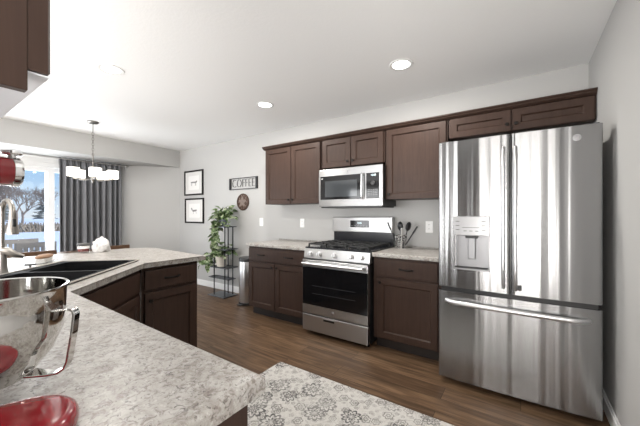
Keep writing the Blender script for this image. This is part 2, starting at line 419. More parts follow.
def base_body(t, w, d, h=.86):
    MB().box(0, w, 0, d, .105, h).build('body', 'wood', t)
    MB().box(.0, w, .07, d-.01, 0, .105).build('toe_kick', 'toe', t)

YC = 2.60
t = thing('base_cabinet', 'espresso base cabinet with two doors and wide two-pull drawer, left of the range', 'cabinet', (-2.845, YC, 0), 0)
base_body(t, .91, .595)
drawer(t, .012, .898, .690, .838, (.225, .665)); door(t, .012, .450, .118, .668, (.415, .632)); door(t, .458, .898, .118, .668, (.493, .632))
t = thing('base_cabinet', 'espresso base cabinet with one door and one drawer, between range and refrigerator', 'cabinet', (-1.148, YC, 0), 0)
base_body(t, .615, .595)
drawer(t, .045, .578, .690, .842, (.312,)); door(t, .045, .578, .118, .668, (.075, .630))

YU = 2.89
def upper(label, x0, x1, z0, z1, doors, knobs, d=.305):
    t = thing('wall_cabinet', label, 'cabinet', (x0, YU, z0), 0)
    w, h = x1-x0, z1-z0
    MB().box(0, w, 0, d, .012, h).build('body', 'wood', t)
    MB().box(.012, w-.012, .012, d-.005, .004, .012).build('bottom_panel', 'wood', t)
    for (a, b), k in zip(doors, knobs): door(t, a-x0, b-x0, 0.004, h-.018, (k-x0, .055))
upper('espresso two-door wall cabinet at the left end of the run', -2.84, -1.935, 1.388, 2.130, ((-2.828, -2.392), (-2.384, -1.948)), (-2.42, -2.356))
upper('short espresso two-door wall cabinet directly above the microwave', -1.925, -1.155, 1.788, 2.130, ((-1.915, -1.545), (-1.537, -1.167)), (-1.575, -1.507))
upper('tall espresso single-door wall cabinet between microwave and refrigerator', -1.145, -.55, 1.405, 2.130, ((-1.128, -.562),), (-1.098,))
upper('short wide espresso two-door wall cabinet above the refrigerator', -.542, .450, 1.935, 2.130, ((-.527, -.066), (-.056, .440)), (-.092, -.030))

# near wall cabinet (only its end is in view)
t = thing('wall_cabinet', 'dark wall cabinet end hanging close at the top left, white underside', 'cabinet', (-.463, .092, 1.385), PI)
MB().box(0.012, .76, 0, .266, .031, .75).build('body', 'wood', t)
MB().box(.004, .758, -.0195, .264, .0285, .0305).build('bottom_panel', 'under', t)
MB().box(-.001, .0115, .0, .266, .006, .75, .001).build('end_panel', 'wood', t)
MB().door(.0, .378, .031, .745).build('door', 'wood', t)
MB().door(.382, .758, .031, .745).build('door', 'wood', t)

# peninsula, corner and near run
t = thing('base_cabinet', 'dark peninsula cabinet with one drawer over one door, end of the sink counter', 'cabinet', (-2.312, 1.065, 0), PI/2)
base_body(t, .455, .60)
drawer(t, .018, .435, .692, .835, (.225,)); door(t, .018, .435, .118, .668, (.052, .610))
t = thing('sink_cabinet', 'dark diagonal corner cabinet with plain false front under the black sink', 'cabinet', (-1.735, .432, 0), R(133.0))
b = MB(); b.box(0, .02, 0, .08, .105, .86).box(.83, .85, 0, .08, .105, .86).box(0, .85, 0, .018, .105, .86)
b.build('body', 'wood', t)
MB().box(0, .85, .05, .07, 0, .105).build('toe_kick', 'toe', t)
drawer(t, .03, .82, .692, .835, (), 'false_front'); door(t, .03, .423, .118, .668, (.39, .61)); door(t, .43, .82, .118, .668, (.463, .61))
t = thing('base_cabinet', 'dark cabinet end panel under the near counter corner beside the rug', 'cabinet', (-.488, .432, 0), PI)
base_body(t, 1.235, .60)
MB().box(-.012, 0, -.0, .60, .0, .86, .002).build('end_panel', 'wood', t)
drawer(t, .018, .60, .692, .835, (.31,)); drawer(t, .615, 1.20, .692, .835, (.91,))
for x0, x1, k in ((.018, .60, .565), (.615, 1.20, .65)): door(t, x0, x1, .118, .668, (k, .61))

# ------------------------------------------------------------------ counters
o = MB().prism([(-.463, -.178), (-.463, .47), (-1.71, .47), (-2.27, 1.06), (-2.27, 1.525), (-2.255, 1.565), (-3.23, 1.645), (-3.34, 1.60), (-3.45, 1.43), (-3.45, -.178)], .862, .90, .010, 3).build('countertop', 'counter')
tag(o, 'speckled cream laminate countertop with black corner sink, wrapping from peninsula to the foreground', 'countertop')
DG = Matrix.Translation((-1.71, .47, 0)) @ Matrix.Rotation(R(133.5), 4, 'Z')
cut = MB(DG).box(.128, .932, .098, .592, .5, 1.2, .03, 3, axis=2).build('cut', 'counter'); boolean(o, cut)
o = MB().box(-2.865, -1.930, 2.560, YB-.004, .862, .90, .008, 3).box(-2.865, -1.930, YB-.022, YB-.003, .90, .915, .003).build('countertop', 'counter')
tag(o, 'short empty speckled countertop left of the range', 'countertop')
o = MB().box(-1.152, -.530, 2.560, YB-.004, .862, .90, .008, 3).box(-1.152, -.530, YB-.022, YB-.003, .90, .915, .003).build('countertop', 'counter')
tag(o, 'short speckled countertop with utensil basket, right of the range', 'countertop')

# ------------------------------------------------------------------ sink, faucet
sk = thing('kitchen_sink', 'black double-bowl composite sink set diagonally in the corner counter', 'sink', (-1.71, .47, 0), R(133.5))
def rrect(x0, x1, y0, y1, r, n=6):
    out = []
    for cx_, cy_, a0 in ((x1-r, y1-r, 0), (x0+r, y1-r, 90), (x0+r, y0+r, 180), (x1-r, y0+r, 270)):
        for i in range(n+1): a = R(a0+90*i/n); out.append((cx_+r*math.cos(a), cy_+r*math.sin(a)))
    return out
def well_pts(x0, x1): return x0, x1, .118, .545
o = MB().prism(rrect(.112, .948, .082, .608, .02), .9005, .908, .003).build('rim', 'sink', sk)
bpy.context.view_layer.update()
for x0, x1 in ((.145, .500), (.525, .918)):
    c = MB(DG).prism(rrect(x0, x1, .118, .545, .045), .8, 1.0).build('cut', 'sink'); boolean(o, c)
for x0, x1 in ((.145, .500), (.525, .918)):
    b = MB(); loops = []
    for d, z in ((-.008, .9004), (-.008, .700), (.03, .690), (.03, .6901), (.004, .715), (0, .735), (0, .906)):
        loops.append([b.bm.verts.new((x, y, z)) for x, y in rrect(x0+d, x1-d, .118+d, .545-d, .045)])
    n = len(loops[0])
    for A, B in zip(loops, loops[1:]):
        if A is loops[2]: continue
        for i in range(n): b.bm.faces.new((A[i], A[(i+1) % n], B[(i+1) % n], B[i]))
    b.bm.faces.new(loops[2]); b.bm.faces.new(loops[4])
    for v in [v for v in b.bm.verts if not v.link_faces]: b.bm.verts.remove(v)
    b.build('basin', 'sink', sk, True, 50)
MB().tube([(.112, .082, .909), (.948, .082, .909), (.948, .608, .909), (.112, .608, .909)], .0045, 6, closed=True).build('rim_highlight_bead', 'rim_highlight', sk)  # pale bead standing in for the highlight along the rim
for x in (.32, .72): MB().lathe([(.045, .7155), (.045, .718), (.03, .7185), (.001, .717)], 20, Matrix.Translation((x, .33, 0))).build('drain', 'nickel', sk, True)

fa = thing('faucet', 'brushed nickel pull-down faucet rising behind the black sink', 'faucet', (-2.585, .400, .908), R(8))
b = MB().lathe([(.030, -.008), (.030, .004), (.027, .012), (.025, .03), (.024, .10), (.021, .12), (.0165, .14)], 24); b.build('body', 'nickel', fa, True)
pts = [(0, 0, .13), (0, 0, .34)]
for i in range(15): a = PI*i/14; pts.append((.075-.075*math.cos(a), 0, 0.352+.075*math.sin(a)))
MB().tube(pts, .0135, 14).build('neck', 'nickel', fa, True)
x = .15
sp = MB().lathe([(.014, .358), (.0165, .34), (.017, .315), (.022, .28), (.027, .243), (.027, .231), (.020, .229)], 20, Matrix.Translation((x, 0, 0))).build('spray_head', 'nickel', fa, True)
MB().box(x+.014, x+.026, -.008, .008, .275, .320, .003).build('button', 'bplastic', sp)
MB().tube([(0, 0, .13), (.02, .025, .12), (.035, .05, .098), (.045, .085, .085)], .01, 10, rads=[.022, .024, .020, .011]).build('lever_handle', 'nickel', fa, True)

o = thing('drain_stopper', 'small dark T-handled stopper lying on counter behind the sink', 'stopper', (-2.63, .535, .900))
MB().lathe([(.042, 0), (.042, .004), (.036, .007), (.006, .008)], 24).build('plate', 'chocolate', o, True)
MB().cyl((0, 0, .007), (0, 0, .026), .006).tube([(-.012, -.025, .029), (.012, .025, .029)], .006).build('handle', 'chocolate', o, True)
o = thing('brush_tray', 'shallow clear tray holding a tan wooden scrub brush, behind the sink', 'tray', (-2.90, .665, .900), R(150))
MB().box(-.10, .10, -.045, .045, 0, .006, .002).box(-.115, .115, -.052, -.047, .003, .035).box(-.115, .115, .047, .052, .003, .035).box(-.118, -.113, -.05, .05, .003, .035).box(.113, .118, -.05, .05, .003, .035).build('tray', 'jar', o)
b = MB().lathe([(.001, 0), (.03, .002), (.042, .010), (.042, .018), (.03, .026), (.001, .028)], 24, Matrix.Translation((0, 0, .032)) @ Matrix.Diagonal((2.6, 1, 1, 1)))
b = tag(b.build('scrub_brush', 'sponge', None, True), 'tan wooden oval scrub brush resting in the clear tray', 'brush')
b.location = (-2.90, .665, .9075); b.rotation_euler = (0, 0, R(150)); 
for v in b.data.vertices: v.co.z -= .006
MB().box(-.075, .075, -.026, .026, .0, .030).build('bristles', 'paper', b)

o = thing('jar_candle', 'small jar with dark red wax and pale label at the back of the counter', 'candle', (-3.36, 1.045, .900))
MB().lathe([(.040, 0), (.043, .004), (.045, .05), (.045, .086), (.041, .086), (.041, .012), (.001, .010)], 24, cap=False).build('jar', 'jar', o, True)
MB().lathe([(.0400, .012), (.0440, .062), (.001, .062)], 24).build('wax', 'wax', o, True)
MB().lathe([(.0458, .040), (.0458, .064)], 24, cap=False).build('paper_label', 'paper', o, True)
MB().lathe([(.046, .070), (.048, .073), (.048, .088), (.040, .090), (.001, .090)], 24).build('lid', 'chocolate', o, True)
random.seed(5)
b = MB(); bmesh.ops.create_icosphere(b.bm, subdivisions=4, radius=1)
for v in b.bm.verts:
    p = v.co.copy(); n = .16*math.sin(5*p.x+3*p.z)*math.cos(4*p.y+2*p.x)+.08*math.sin(11*p.y+7*p.z)+.05*math.sin(17*p.x-9*p.z)
    q = p*(1+n); v.co = Vector((q.x*.055, q.y*.068, max(q.z*.080+.052, 0)))
o = tag(b.build('cloth', 'towel', None, True, 80), 'crumpled white cloth heaped beside the jar candle', 'cloth'); o.location = (-3.30, 1.165, .9005)

# ------------------------------------------------------------------ stand mixer
mx = thing('stand_mixer', 'red stand mixer with polished steel bowl in the left foreground', 'mixer', (-.83, .11, .90), R(90))
def rrect(x0, x1, y0, y1, r, n=10):
    out = []
    for cx_, cy_, a0 in ((x1-r, y1-r, 0), (x0+r, y1-r, 90), (x0+r, y0+r, 180), (x1-r, y0+r, 270)):
        for i in range(n+1): a = R(a0+90*i/n); out.append((cx_+r*math.cos(a), cy_+r*math.sin(a)))
    return out
def leg_end(x, y0, y1, n=12):
    c = (y0+y1)/2; r = (y1-y0)/2; return [(x+1.15*r*math.sin(PI*i/n), c-r*math.cos(PI*i/n)) for i in range(n+1)]
up = leg_end(-.012, -.26, -.094) + [(-.11, -.070), (-.135, -.03), (-.135, .03), (-.11, .070)] + leg_end(-.012, .094, .26) + [(-.20, .18), (-.27, .10), (-.27, -.10), (-.20, -.18)]
MB().prism(up, .003, .029, .013, 5).build('base', 'red', mx, True, 60)
b = MB(); rg = []
for cx_, hx, hy, z in ((-.20, .065, .085, .025), (-.205, .055, .070, .10), (-.21, .045, .055, .25), (-.20, .06, .055, .41)):
    rg.append([b.bm.verts.new((cx_+hx*math.cos(2*PI*i/24), hy*math.sin(2*PI*i/24), z)) for i in range(24)])
for A, B in zip(rg, rg[1:]):
    for i in range(24): b.bm.faces.new((A[i], A[(i+1) % 24], B[(i+1) % 24], B[i]))
b.bm.faces.new(rg[0][::-1]); b.bm.faces.new(rg[-1]); b.build('column', 'red', mx, True)
HM = Matrix.Translation((-.218, -.020, .433)) @ Matrix.Rotation(PI/2, 4, 'Y')
HP = [(.001, -.075), (.035, -.072), (.052, -.05), (.057, -.01), (.056, .05), (.049, .10), (.040, .15), (.034, .20), (.031, .246), (.027, .254), (.001, .255)]
hd = MB().lathe(HP, 36, HM @ Matrix.Diagonal((.86, 1.1, 1, 1))).build('head', 'red', mx, True)
MB().lathe([(.0308, .245), (.0325, .246), (.0325, .255), (.028, .259), (.026, .255)], 32, HM @ Matrix.Diagonal((.86, 1.1, 1, 1)), cap=False).build('trim_band', 'chrome', hd, True)
kp = HM @ Vector((-.022, -.008, .246))
MB().lathe([(.006, -.004), (.006, .008), (.013, .009), (.015, .012), (.013, .017), (.001, .019)], 18, Matrix.Translation(kp)).build('knob', 'chrome', hd, True)
for sg in (-1, 1): MB().box(-.18, -.10, sg*.125-.008, sg*.125+.008, .165, .182, .004).box(-.19, -.16, min(0, sg*.13), max(0, sg*.13), .16, .185, .004).build('lift_arm', 'red', mx)
MB().cyl((-.03, -.012, .34), (-.03, -.012, .395), .014).build('beater_shaft', 'chrome', hd, True)
pr = [(.050, .036), (.056, .036), (.058, .042), (.070, .050), (.094, .082), (.109, .12), (.113, .165), (.1145, .202), (.118, .206), (.1175, .210), (.113, .209), (.111, .165), (.107, .12), (.092, .085), (.06, .055), (.001, .052)]
bo = MB().lathe(pr, 72, cap=False).build('bowl', 'bowl', mx, True, 60)
ph = R(-43); u_ = Vector((math.cos(ph), math.sin(ph), 0)); s_ = Vector((-u_.y, u_.x, 0))
hp = [(.110, .166), (.133, .166), (.141, .163), (.144, .154), (.140, .115), (.132, .062), (.127, .050), (.117, .043), (.098, .041), (.066, .045)]
b = MB(); rr = []
for i, (r, z) in enumerate(hp):
    a0 = Vector(hp[max(i-1, 0)]); a1 = Vector(hp[min(i+1, len(hp)-1)]); d = (a1-a0).normalized(); nn = Vector((-d.y, d.x))*.0022
    hw = .0100 if 0 < i < len(hp)-1 else .017
    c = u_*r+Vector((0, 0, z)); off = u_*nn.x+Vector((0, 0, nn.y))
    rr.append([b.bm.verts.new(c+off+s_*hw), b.bm.verts.new(c+off-s_*hw), b.bm.verts.new(c-off-s_*hw), b.bm.verts.new(c-off+s_*hw)])
for A, B in zip(rr, rr[1:]):
    for i in range(4): b.bm.faces.new((A[i], A[(i+1) % 4], B[(i+1) % 4], B[i]))
b.bm.faces.new(rr[0][::-1]); b.bm.faces.new(rr[-1])
bmesh.ops.bevel(b.bm, geom=[e for e in b.bm.edges], offset=.0008, segments=1, affect='EDGES')
b.build('bowl_handle', 'bowl', bo, True, 25)

# ------------------------------------------------------------------ refrigerator
FX0, FX1, FY = -.514, .399, 2.34
fr = thing('refrigerator', 'stainless french-door refrigerator with ice dispenser and bottom freezer drawer', 'refrigerator', (FX0, FY, 0))
W = FX1-FX0
MB().box(.006, W-.006, .085, .84, .05, 1.765, .004).box(.03, W-.03, .10, .80, .012, .05).build('case', 'case', fr)
for x in (.05, W-.05): MB().cyl((x, .16, 0), (x, .16, .05), .018).build('foot', 'bplastic', fr)
MB().box(.01, W-.01, .075, .09, .018, .045).build('kick_grille', 'bplastic', fr)
def bowed(x0, x1, z0, z1, bulge=.012, th=.068, r=.014, n=18):
    # door slab with a gently bowed face, curving across the whole refrigerator
    pts = []
    for i in range(n+1):
        x = x0+(x1-x0)*i/n; q = (x-W/2)/(W/2); y = bulge*q*q
        e = min(x-x0, x1-x)
        if e < r: y += r-math.sqrt(max(r*r-(r-e)**2, 0))
        pts.append((x, y))
    xs = sorted(set([p[0] for p in pts]))
    extra = []
    for e in (.001, .003, .006, .010):
        for x in (x0+e, x1-e):
            q = (x-W/2)/(W/2); extra.append((x, bulge*q*q+(r-math.sqrt(max(r*r-(r-e)**2, 0)))))
    pts = sorted(set(pts+extra)); pts += [(x1, th), (x0, th)]
    return MB().prism(pts[::-1], z0, z1)
HG = .458
ld = bowed(.0, HG-.004, .722, 1.79).build('door', 'steel', fr, True, 50)
bpy.context.view_layer.update()
WF = Matrix.Translation((FX0, FY, 0))
cut = MB(WF).box(.112, .332, -.02, .055, .868, 1.104, .01, 2, axis=1).build('cut', 'steel'); boolean(ld, cut)
rd = bowed(HG+.004, W, .722, 1.79).build('door', 'steel', fr, True, 50)
fd = bowed(.0, W, .048, .690).build('freezer_drawer', 'steel', fr, True, 50)
MB().box(.02, W-.02, .03, .086, .69, .722).build('gasket', 'bplastic', fr)
MB().box(HG-.02, HG+.02, .03, .084, .73, 1.78).build('mullion', 'bplastic', fr)
for x in (.05, W-.05): MB().box(x-.04, x+.04, .03, .14, 1.766, 1.80, .006).build('hinge_cover', 'case', fr)
def bar_handle(parent, x, z0, z1, side):
    pts = []; n = 24
    for i in range(n+1):
        u = i/n; z = z0+(z1-z0)*u; lift = -.045*min(1, (math.sin(PI*u)*3.2))**.7 if 0 < i < n else 0
        pts.append((x, .006+lift-.012*math.sin(PI*u), z))
    MB().tube(pts, .012, 14, flat=1.75).build('handle', 'handle', parent, True)
bar_handle(ld, .418, .765, 1.70, -1); bar_handle(rd, .486, .760, 1.695, 1)
pts = []; n = 24
for i in range(n+1):
    u = i/n; x = .055+(W-.115)*u; lift = -.045*min(1, math.sin(PI*u)*4.5)**.7 if 0 < i < n else 0
    q = (x-W/2)/(W/2); pts.append((x, .012*q*q+.004+lift, .620))
MB().tube(pts, .013, 14, flat=1.25).build('handle', 'handle', fd, True)
dp = MB().box(.104, .340, -.003, .012, 1.104, 1.242, .004).box(.104, .114, -.003, .010, .862, 1.104, .002).box(.330, .340, -.003, .010, .862, 1.104, .002).box(.104, .340, -.006, .012, .858, .870, .002).build('dispenser', 'lightgrey', ld)
MB().box(.114, .330, .050, .054, .870, 1.104).build('dispenser_back', 'greyplastic', dp)
MB().box(.200, .250, .012, .048, .935, 1.100, .006).build('paddle', 'greyplastic', dp)
MB().box(.185, .265, .0, .045, 1.085, 1.106, .004).build('spout', 'bplastic', dp)
MB().box(.118, .326, .006, .050, .866, .876, .002).build('drip_grille', 'case', dp)
b = MB()
for x in (.135, .302):
    for z in (1.205, 1.175, 1.145): b.box(x-.012, x+.012, -.0042, -.002, z-.002, z+.002)
b.box(.165, .275, -.0042, -.002, 1.160, 1.163)
for x in (.185, .222, .259): b.box(x-.010, x+.010, -.0042, -.002, 1.135, 1.139)
b.build('control_marks', 'case', dp)
def emblem(parent, x, y, z, r):
    mxx = Matrix.Translation((x, y, z)) @ Matrix.Rotation(PI/2, 4, 'X')
    e = MB().lathe([(r, -.001), (r, .002), (r*.85, .003), (.001, .003)], 28, mxx).build('emblem', 'greyplastic', parent, True)
    MB().lathe([(r*.80, .0028), (r*.80, .0036), (r*.88, .0036), (r*.88, .0028)], 28, mxx, cap=False).build('ring', 'chrome', e, True)
    text('monogram', 'GE', r*1.05, (x, y-.0034, z), 'chrome', e, ext=.0006)
emblem(rd, .795, .0068, 1.718, .021)
MB().box(.486-.014+.012, .486+.014+.020, -.002, .012, .752-.018+.02, .752+.018+.02, .002).build('badge', 'case', rd)

# ------------------------------------------------------------------ range
RX0 = -1.922; RW = .762
rg = thing('gas_range', 'stainless gas range with black oven window between the base cabinets', 'range', (RX0, 2.50, 0))
MB().box(.004, RW-.004, .055, .685, .04, .895).build('body', 'bplastic', rg)
for x in (.05, RW-.05):
    for y in (.10, .62): MB().cyl((x, y, 0), (x, y, .04), .018).build('foot', 'bplastic', rg)
ov = MB().box(.004, RW-.004, .0, .052, .226, .322, .004).box(.004, RW-.004, .0, .052, .700, .785, .004).box(.004, .022, .002, .052, .322, .700).box(RW-.022, RW-.004, .002, .052, .322, .700).build('oven_door', 'steel2', rg)
MB().box(.006, RW-.006, -.002, .045, .316, .712, .003).build('oven_window', 'bglass', ov)
for z in (.44, .52): MB().box(.13, RW-.13, -.0028, -.0015, z-.0015, z+.0015).build('rack_line', 'case', ov)
b = MB().tube([(.035, -.045, .752), (RW-.035, -.045, .752)], .016, 12, flat=.8)
for x in (.06, RW-.06): b.box(x-.014, x+.014, -.045, .004, .742, .762, .003)
b.build('handle', 'handle', ov, True)
emblem(ov, RW/2, -.001, .272, .017)
dr = MB().box(.004, RW-.004, .0, .05, .045, .216, .006).build('drawer', 'steel2', rg)
MB().box(.262, .408, -.004, .004, .150, .205, .003).build('pull_frame', 'steel2', dr)
MB().box(.270, .400, -.0052, -.002, .176, .196, .003).build('pull_recess', 'bplastic', dr)
# sloped control panel
pp = [(.03, .795), (.03, .802), (.045, .895), (.10, .905), (.10, .795)]
b = MB(); A = [b.bm.verts.new((.0, y, z)) for y, z in pp]; B = [b.bm.verts.new((RW, y, z)) for y, z in pp]
b.bm.faces.new(A); b.bm.faces.new(B[::-1])
for i in range(5): j = (i+1) % 5; b.bm.faces.new((A[i], A[j], B[j], B[i]))
cp = b.build('control_panel', 'steel2', rg)
for x in (.085, .195, .381, .567, .677):
    KM = Matrix.Translation((x, .036, .846)) @ Matrix.Rotation(PI/2-.12, 4, 'X')
    k = MB().lathe([(.026, 0), (.026, .004), (.022, .006), (.021, .030), (.017, .034), (.001, .034)], 24, KM).build('knob', 'handle', cp, True)
    MB().box(-.0025, .0025, -.018, .018, .032, .037, .001, mx=KM).build('grip', 'lightgrey', k)
ct = MB().box(0, RW, .05, .645, .895, .912, .005).build('cooktop', 'enamel', rg)
for cx_, cy_, r in ((.16, .19, .05), (.16, .47, .04), (.381, .33, .055), (.60, .19, .045), (.60, .47, .05)):
    k = MB().lathe([(r, 0), (r, .008), (r*.8, .010), (r*.8, .016), (.001, .018)], 24, Matrix.Translation((cx_, cy_, .912))).build('burner', 'iron', ct, True)
for x0, x1 in ((.02, .258), (.262, .50), (.504, .742)):
    b = MB(); zb, zt = .934, .948; cxm = (x0+x1)/2
    for x in (x0+.012, x1-.012): b.box(x-.006, x+.006, .075, .615, zb, zt, .002)
    for y in (.081, .345, .609): b.box(x0+.006, x1-.006, y-.006, y+.006, zb, zt, .002)
    b.box(cxm-.005, cxm+.005, .075, .615, zb, zt, .002)
    for y in (.21, .475): b.box(x0+.006, x1-.006, y-.005, y+.005, zb, zt+.003, .002)
    for x in (x0+.012, x1-.012):
        for y in (.081, .609): b.box(x-.007, x+.007, y-.007, y+.007, .912, zb)
    b.build('grate', 'iron', ct)
bg = MB().box(0, RW, .645, .685, .88, 1.055, .004).build('backguard', 'enamel', rg)
MB().box(0, RW, .615, .685, 1.050, 1.228, .008).build('console', 'steel2', bg)
d_ = MB().box(.245, .490, .612, .618, 1.108, 1.188, .003).build('display', 'bglass', bg)
text('clock', '12:05', .026, (.367, .6113, 1.158), 'display', d_, ext=.0004)
b = MB()
for i in range(6): b.box(.262+i*.037, .284+i*.037, .6112, .613, 1.122, 1.126)
b.build('control_marks', 'label', d_)

# ------------------------------------------------------------------ microwave
mw = thing('microwave', 'stainless over-the-range microwave with black control panel', 'microwave', (-1.913, 2.80, 1.343)); mW, mH = .772, .42
MB().box(.003, mW-.003, .035, .39, .006, mH-.006).build('case', 'bplastic', mw)
MB().box(.02, mW-.02, .02, .37, -.012, .006).build('vent_panel', 'bplastic', mw)
fdr = MB().box(0, mW, 0, .035, 0, .082, .004).box(0, mW, 0, .035, .338, mH, .004).box(0, .022, 0, .035, .082, .338).box(.535, .592, 0, .035, .082, .338).box(.735, mW, 0, .035, .082, .338).build('front_frame', 'steel3', mw)
wn = MB().box(.022, .535, -.002, .03, .080, .340, .003).build('door_window', 'bglass', mw)
MB().box(.085, .490, -.0035, 0, .105, .285, .002).build('mesh_screen', 'mwglass', wn)
MB().box(.032, .058, -.003, 0, .312, .320).build('door_mark', 'label', wn)
pts = [(.556, -.002, .085), (.556, -.030, .10), (.556, -.036, .21), (.556, -.030, .325), (.556, -.002, .34)]
MB().tube(pts, .011, 10, flat=1.2).build('handle', 'handle', mw, True)
cpn = MB().box(.592, .735, -.002, .03, .080, .340, .003).build('control_panel', 'bglass', mw)
text('clock', '12:05', .026, (.672, -.0024, .316), 'display', cpn, ext=.0004)
b = MB()
for i in range(4):
    for j in range(6): b.box(.612+j*.019, .620+j*.019, -.003, -.001, .112+i*.018, .116+i*.018)
b.build('button_marks', 'label', cpn)
MB().lathe([(.024, 0), (.024, .006), (.020, .010), (.001, .010)], 24, Matrix.Translation((.668, -.001, .235)) @ Matrix.Rotation(PI/2, 4, 'X')).build('dial', 'case', cpn, True)
emblem(fdr, mW/2-.01, 0, .380, .013)

# ------------------------------------------------------------------ wall plates
def plate(label, x, z, kind):
    o = thing('wall_outlet' if kind == 'o' else 'light_switch', label, 'outlet' if kind == 'o' else 'switch', (x, YB, z))
    MB().box(-.037, .037, -.006, 0, -.06, .06, .003).build('cover_plate', 'plate', o)
    if kind == 'o':
        for dz in (-.022, .022):
            k = MB().box(-.017, .017, -.008, -.004, dz-.015, dz+.015, .002).build('socket', 'plate', o)
            MB().box(-.008, -.005, -.0086, -.007, dz-.002, dz+.008).box(.005, .008, -.0086, -.007, dz-.002, dz+.008).build('slots', 'ink', k)
    else: MB().box(-.016, .016, -.010, -.004, -.032, .032, .002).build('rocker', 'plate', o)
plate('white wall switch left of the upper cabinets, near the coffee sign', -3.234, 1.146, 's')
plate('white outlet on the wall under the left upper cabinet', -2.457, 1.143, 'o')
plate('white outlet on the wall beside the refrigerator and utensil basket', -.79, 1.126, 'o')

# ------------------------------------------------------------------ utensil basket
bk = thing('utensil_basket', 'round wire basket holding cooking utensils beside the range', 'basket', (-1.045, 3.06, .90))
b = MB()
def ring(r, z, n=28): return [(r*math.cos(2*PI*i/n), r*math.sin(2*PI*i/n), z) for i in range(n)]
for z, r in ((.004, .052), (.03, .053), (.055, .055), (.08, .057), (.105, .059), (.135, .062)): b.tube(ring(r, z), .004 if z < .13 else .005, 6, closed=True)
for i in range(12):
    a = 2*PI*i/12; b.tube([(.052*math.cos(a), .052*math.sin(a), .004), (.062*math.cos(a), .062*math.sin(a), .135)], .003, 6)
b.lathe([(.052, .001), (.052, .004)], 24); b.build('wire_frame', 'chrome', bk, True)
def utensil(name, label, dx, dy, lean, L, headm, kind, m='bplastic'):
    o = thing(name, label, 'utensil', (-1.045+dx, 3.06+dy, .910), 0, 'utensils in the wire basket')
    d = Vector(lean).normalized(); top = d*L
    MB().tube([(0, 0, 0), tuple(top*.5), tuple(top)], .006, 8, rads=[.007, .006, .005]).build('handle', m, o, True)
    q = d.to_track_quat('Z', 'Y').to_matrix().to_4x4(); HMx = Matrix.Translation(top) @ q
    b = MB()
    if kind == 'spoon': b.lathe([(.001, 0), (.014, .002), (.038, .022), (.045, .050), (.036, .080), (.014, .096), (.001, .098)], 16, HMx @ Matrix.Diagonal((1.05, .6, 1, 1)))
    elif kind == 'spatula': b.box(-.026, .026, -.003, .003, -.005, .09, .002, mx=HMx)
    else: b.box(-.013, .013, -.007, .007, -.005, .085, .005, mx=HMx)
    b.build('head', headm, o, True)
utensil('knife_handled_tool', 'tallest black upright utensil at the left of the wire basket', -.030, -.01, (-.42, 0, 1), .20, 'bplastic', 'bar')
utensil('serving_spoon', 'black spoon head up in the middle of the wire basket', .0, .012, (-.04, -.03, 1), .175, 'bplastic', 'spoon')
utensil('serving_spoon', 'black spoon head up right of the other black spoon in the basket', .022, -.006, (.26, .02, 1), .18, 'bplastic', 'spoon')
utensil('whisk_spoon', 'pale metal spoon standing at the front of the wire basket', .012, -.030, (.10, -.10, 1), .125, 'alloy', 'bar', 'alloy')
utensil('spatula', 'black spatula leaning right out of the wire basket', .032, .0, (.62, .02, 1), .18, 'bplastic', 'bar')

# ------------------------------------------------------------------ wall decor
def picture(label, xc, zc_, w, h, flip):
    o = thing('framed_picture', label, 'picture', (xc, YB, zc_), 0, None)
    b = MB(); f = .028
    b.box(-w/2, w/2, -.024, -.002, h/2-f, h/2, .003).box(-w/2, w/2, -.024, -.002, -h/2, -h/2+f, .003).box(-w/2, -w/2+f, -.024, -.002, -h/2+f, h/2-f, .003).box(w/2-f, w/2, -.024, -.002, -h/2+f, h/2-f, .003)
    b.build('frame', 'bronze', o); MB().box(-w/2+f, w/2-f, -.010, -.002, -h/2+f, h/2-f).build('mat_board', 'mattb', o)
    pw, ph_ = w*.56, h*.56
    p = MB().box(-pw/2, pw/2, -.0115, -.009, -ph_/2, ph_/2).build('print', 'paper', o)
    s = -1 if flip else 1; k = MB(); X = lambda *xs: tuple(s*x for x in xs)
    def pl(pts):
        vs = [k.bm.verts.new((s*x, -.0122, z)) for x, z in pts]; vb = [k.bm.verts.new((s*x, -.0112, z)) for x, z in pts]
        k.bm.faces.new(vs); n = len(vs)
        for i in range(n): k.bm.faces.new((vs[i], vs[(i+1) % n], vb[(i+1) % n], vb[i]))
    if not flip:
        pl([(-.10, .015), (-.05, .022), (.05, .02), (.095, .038), (.11, .025), (.09, .0), (.05, -.004), (-.06, -.002)])
        for x in (-.075, -.055, .05, .068): pl([(x, 0), (x+.009, 0), (x+.006, -.055), (x, -.055)])
    else:
        pl([(-.09, .015), (-.04, .02), (.04, .015), (.06, -.01), (.03, -.018), (-.05, -.012)])
        pl([(.045, .01), (.075, .055), (.10, .05), (.095, .035), (.065, -.005)])
        for x in (-.06, .02): pl([(x, -.01), (x+.008, -.01), (x+.006, -.055), (x, -.055)])
    k.build('sketch', 'ink', p)
picture('upper of two framed sketches stacked on the back wall', -4.955, 1.840, .575, .455, False)
picture('lower of two framed sketches stacked on the back wall', -4.935, 1.330, .575, .455, True)
o = thing('coffee_sign', 'black framed metal sign reading COFFEE on the back wall', 'sign', (-3.628, YB, 1.750))
b = MB(); w, h = .645, .185
b.box(-w/2, w/2, -.02, -.001, h/2-.010, h/2, .002).box(-w/2, w/2, -.02, -.001, -h/2, -h/2+.010, .002)
b.box(-w/2, -w/2+.035, -.026, -.001, -h/2, h/2, .003).box(w/2-.035, w/2, -.026, -.001, -h/2, h/2, .003)
b.build('frame', 'blackmetal', o); text('lettering', 'COFFEE', .190, (0, -.010, 0), 'signmetal', o, ext=.004, bold=-.006, xs=.80)
o = thing('round_plaque', 'round carved brown wall plaque below the coffee sign', 'plaque', (-3.632, YB, 1.457)); RM = Matrix.Rotation(PI/2, 4, 'X')
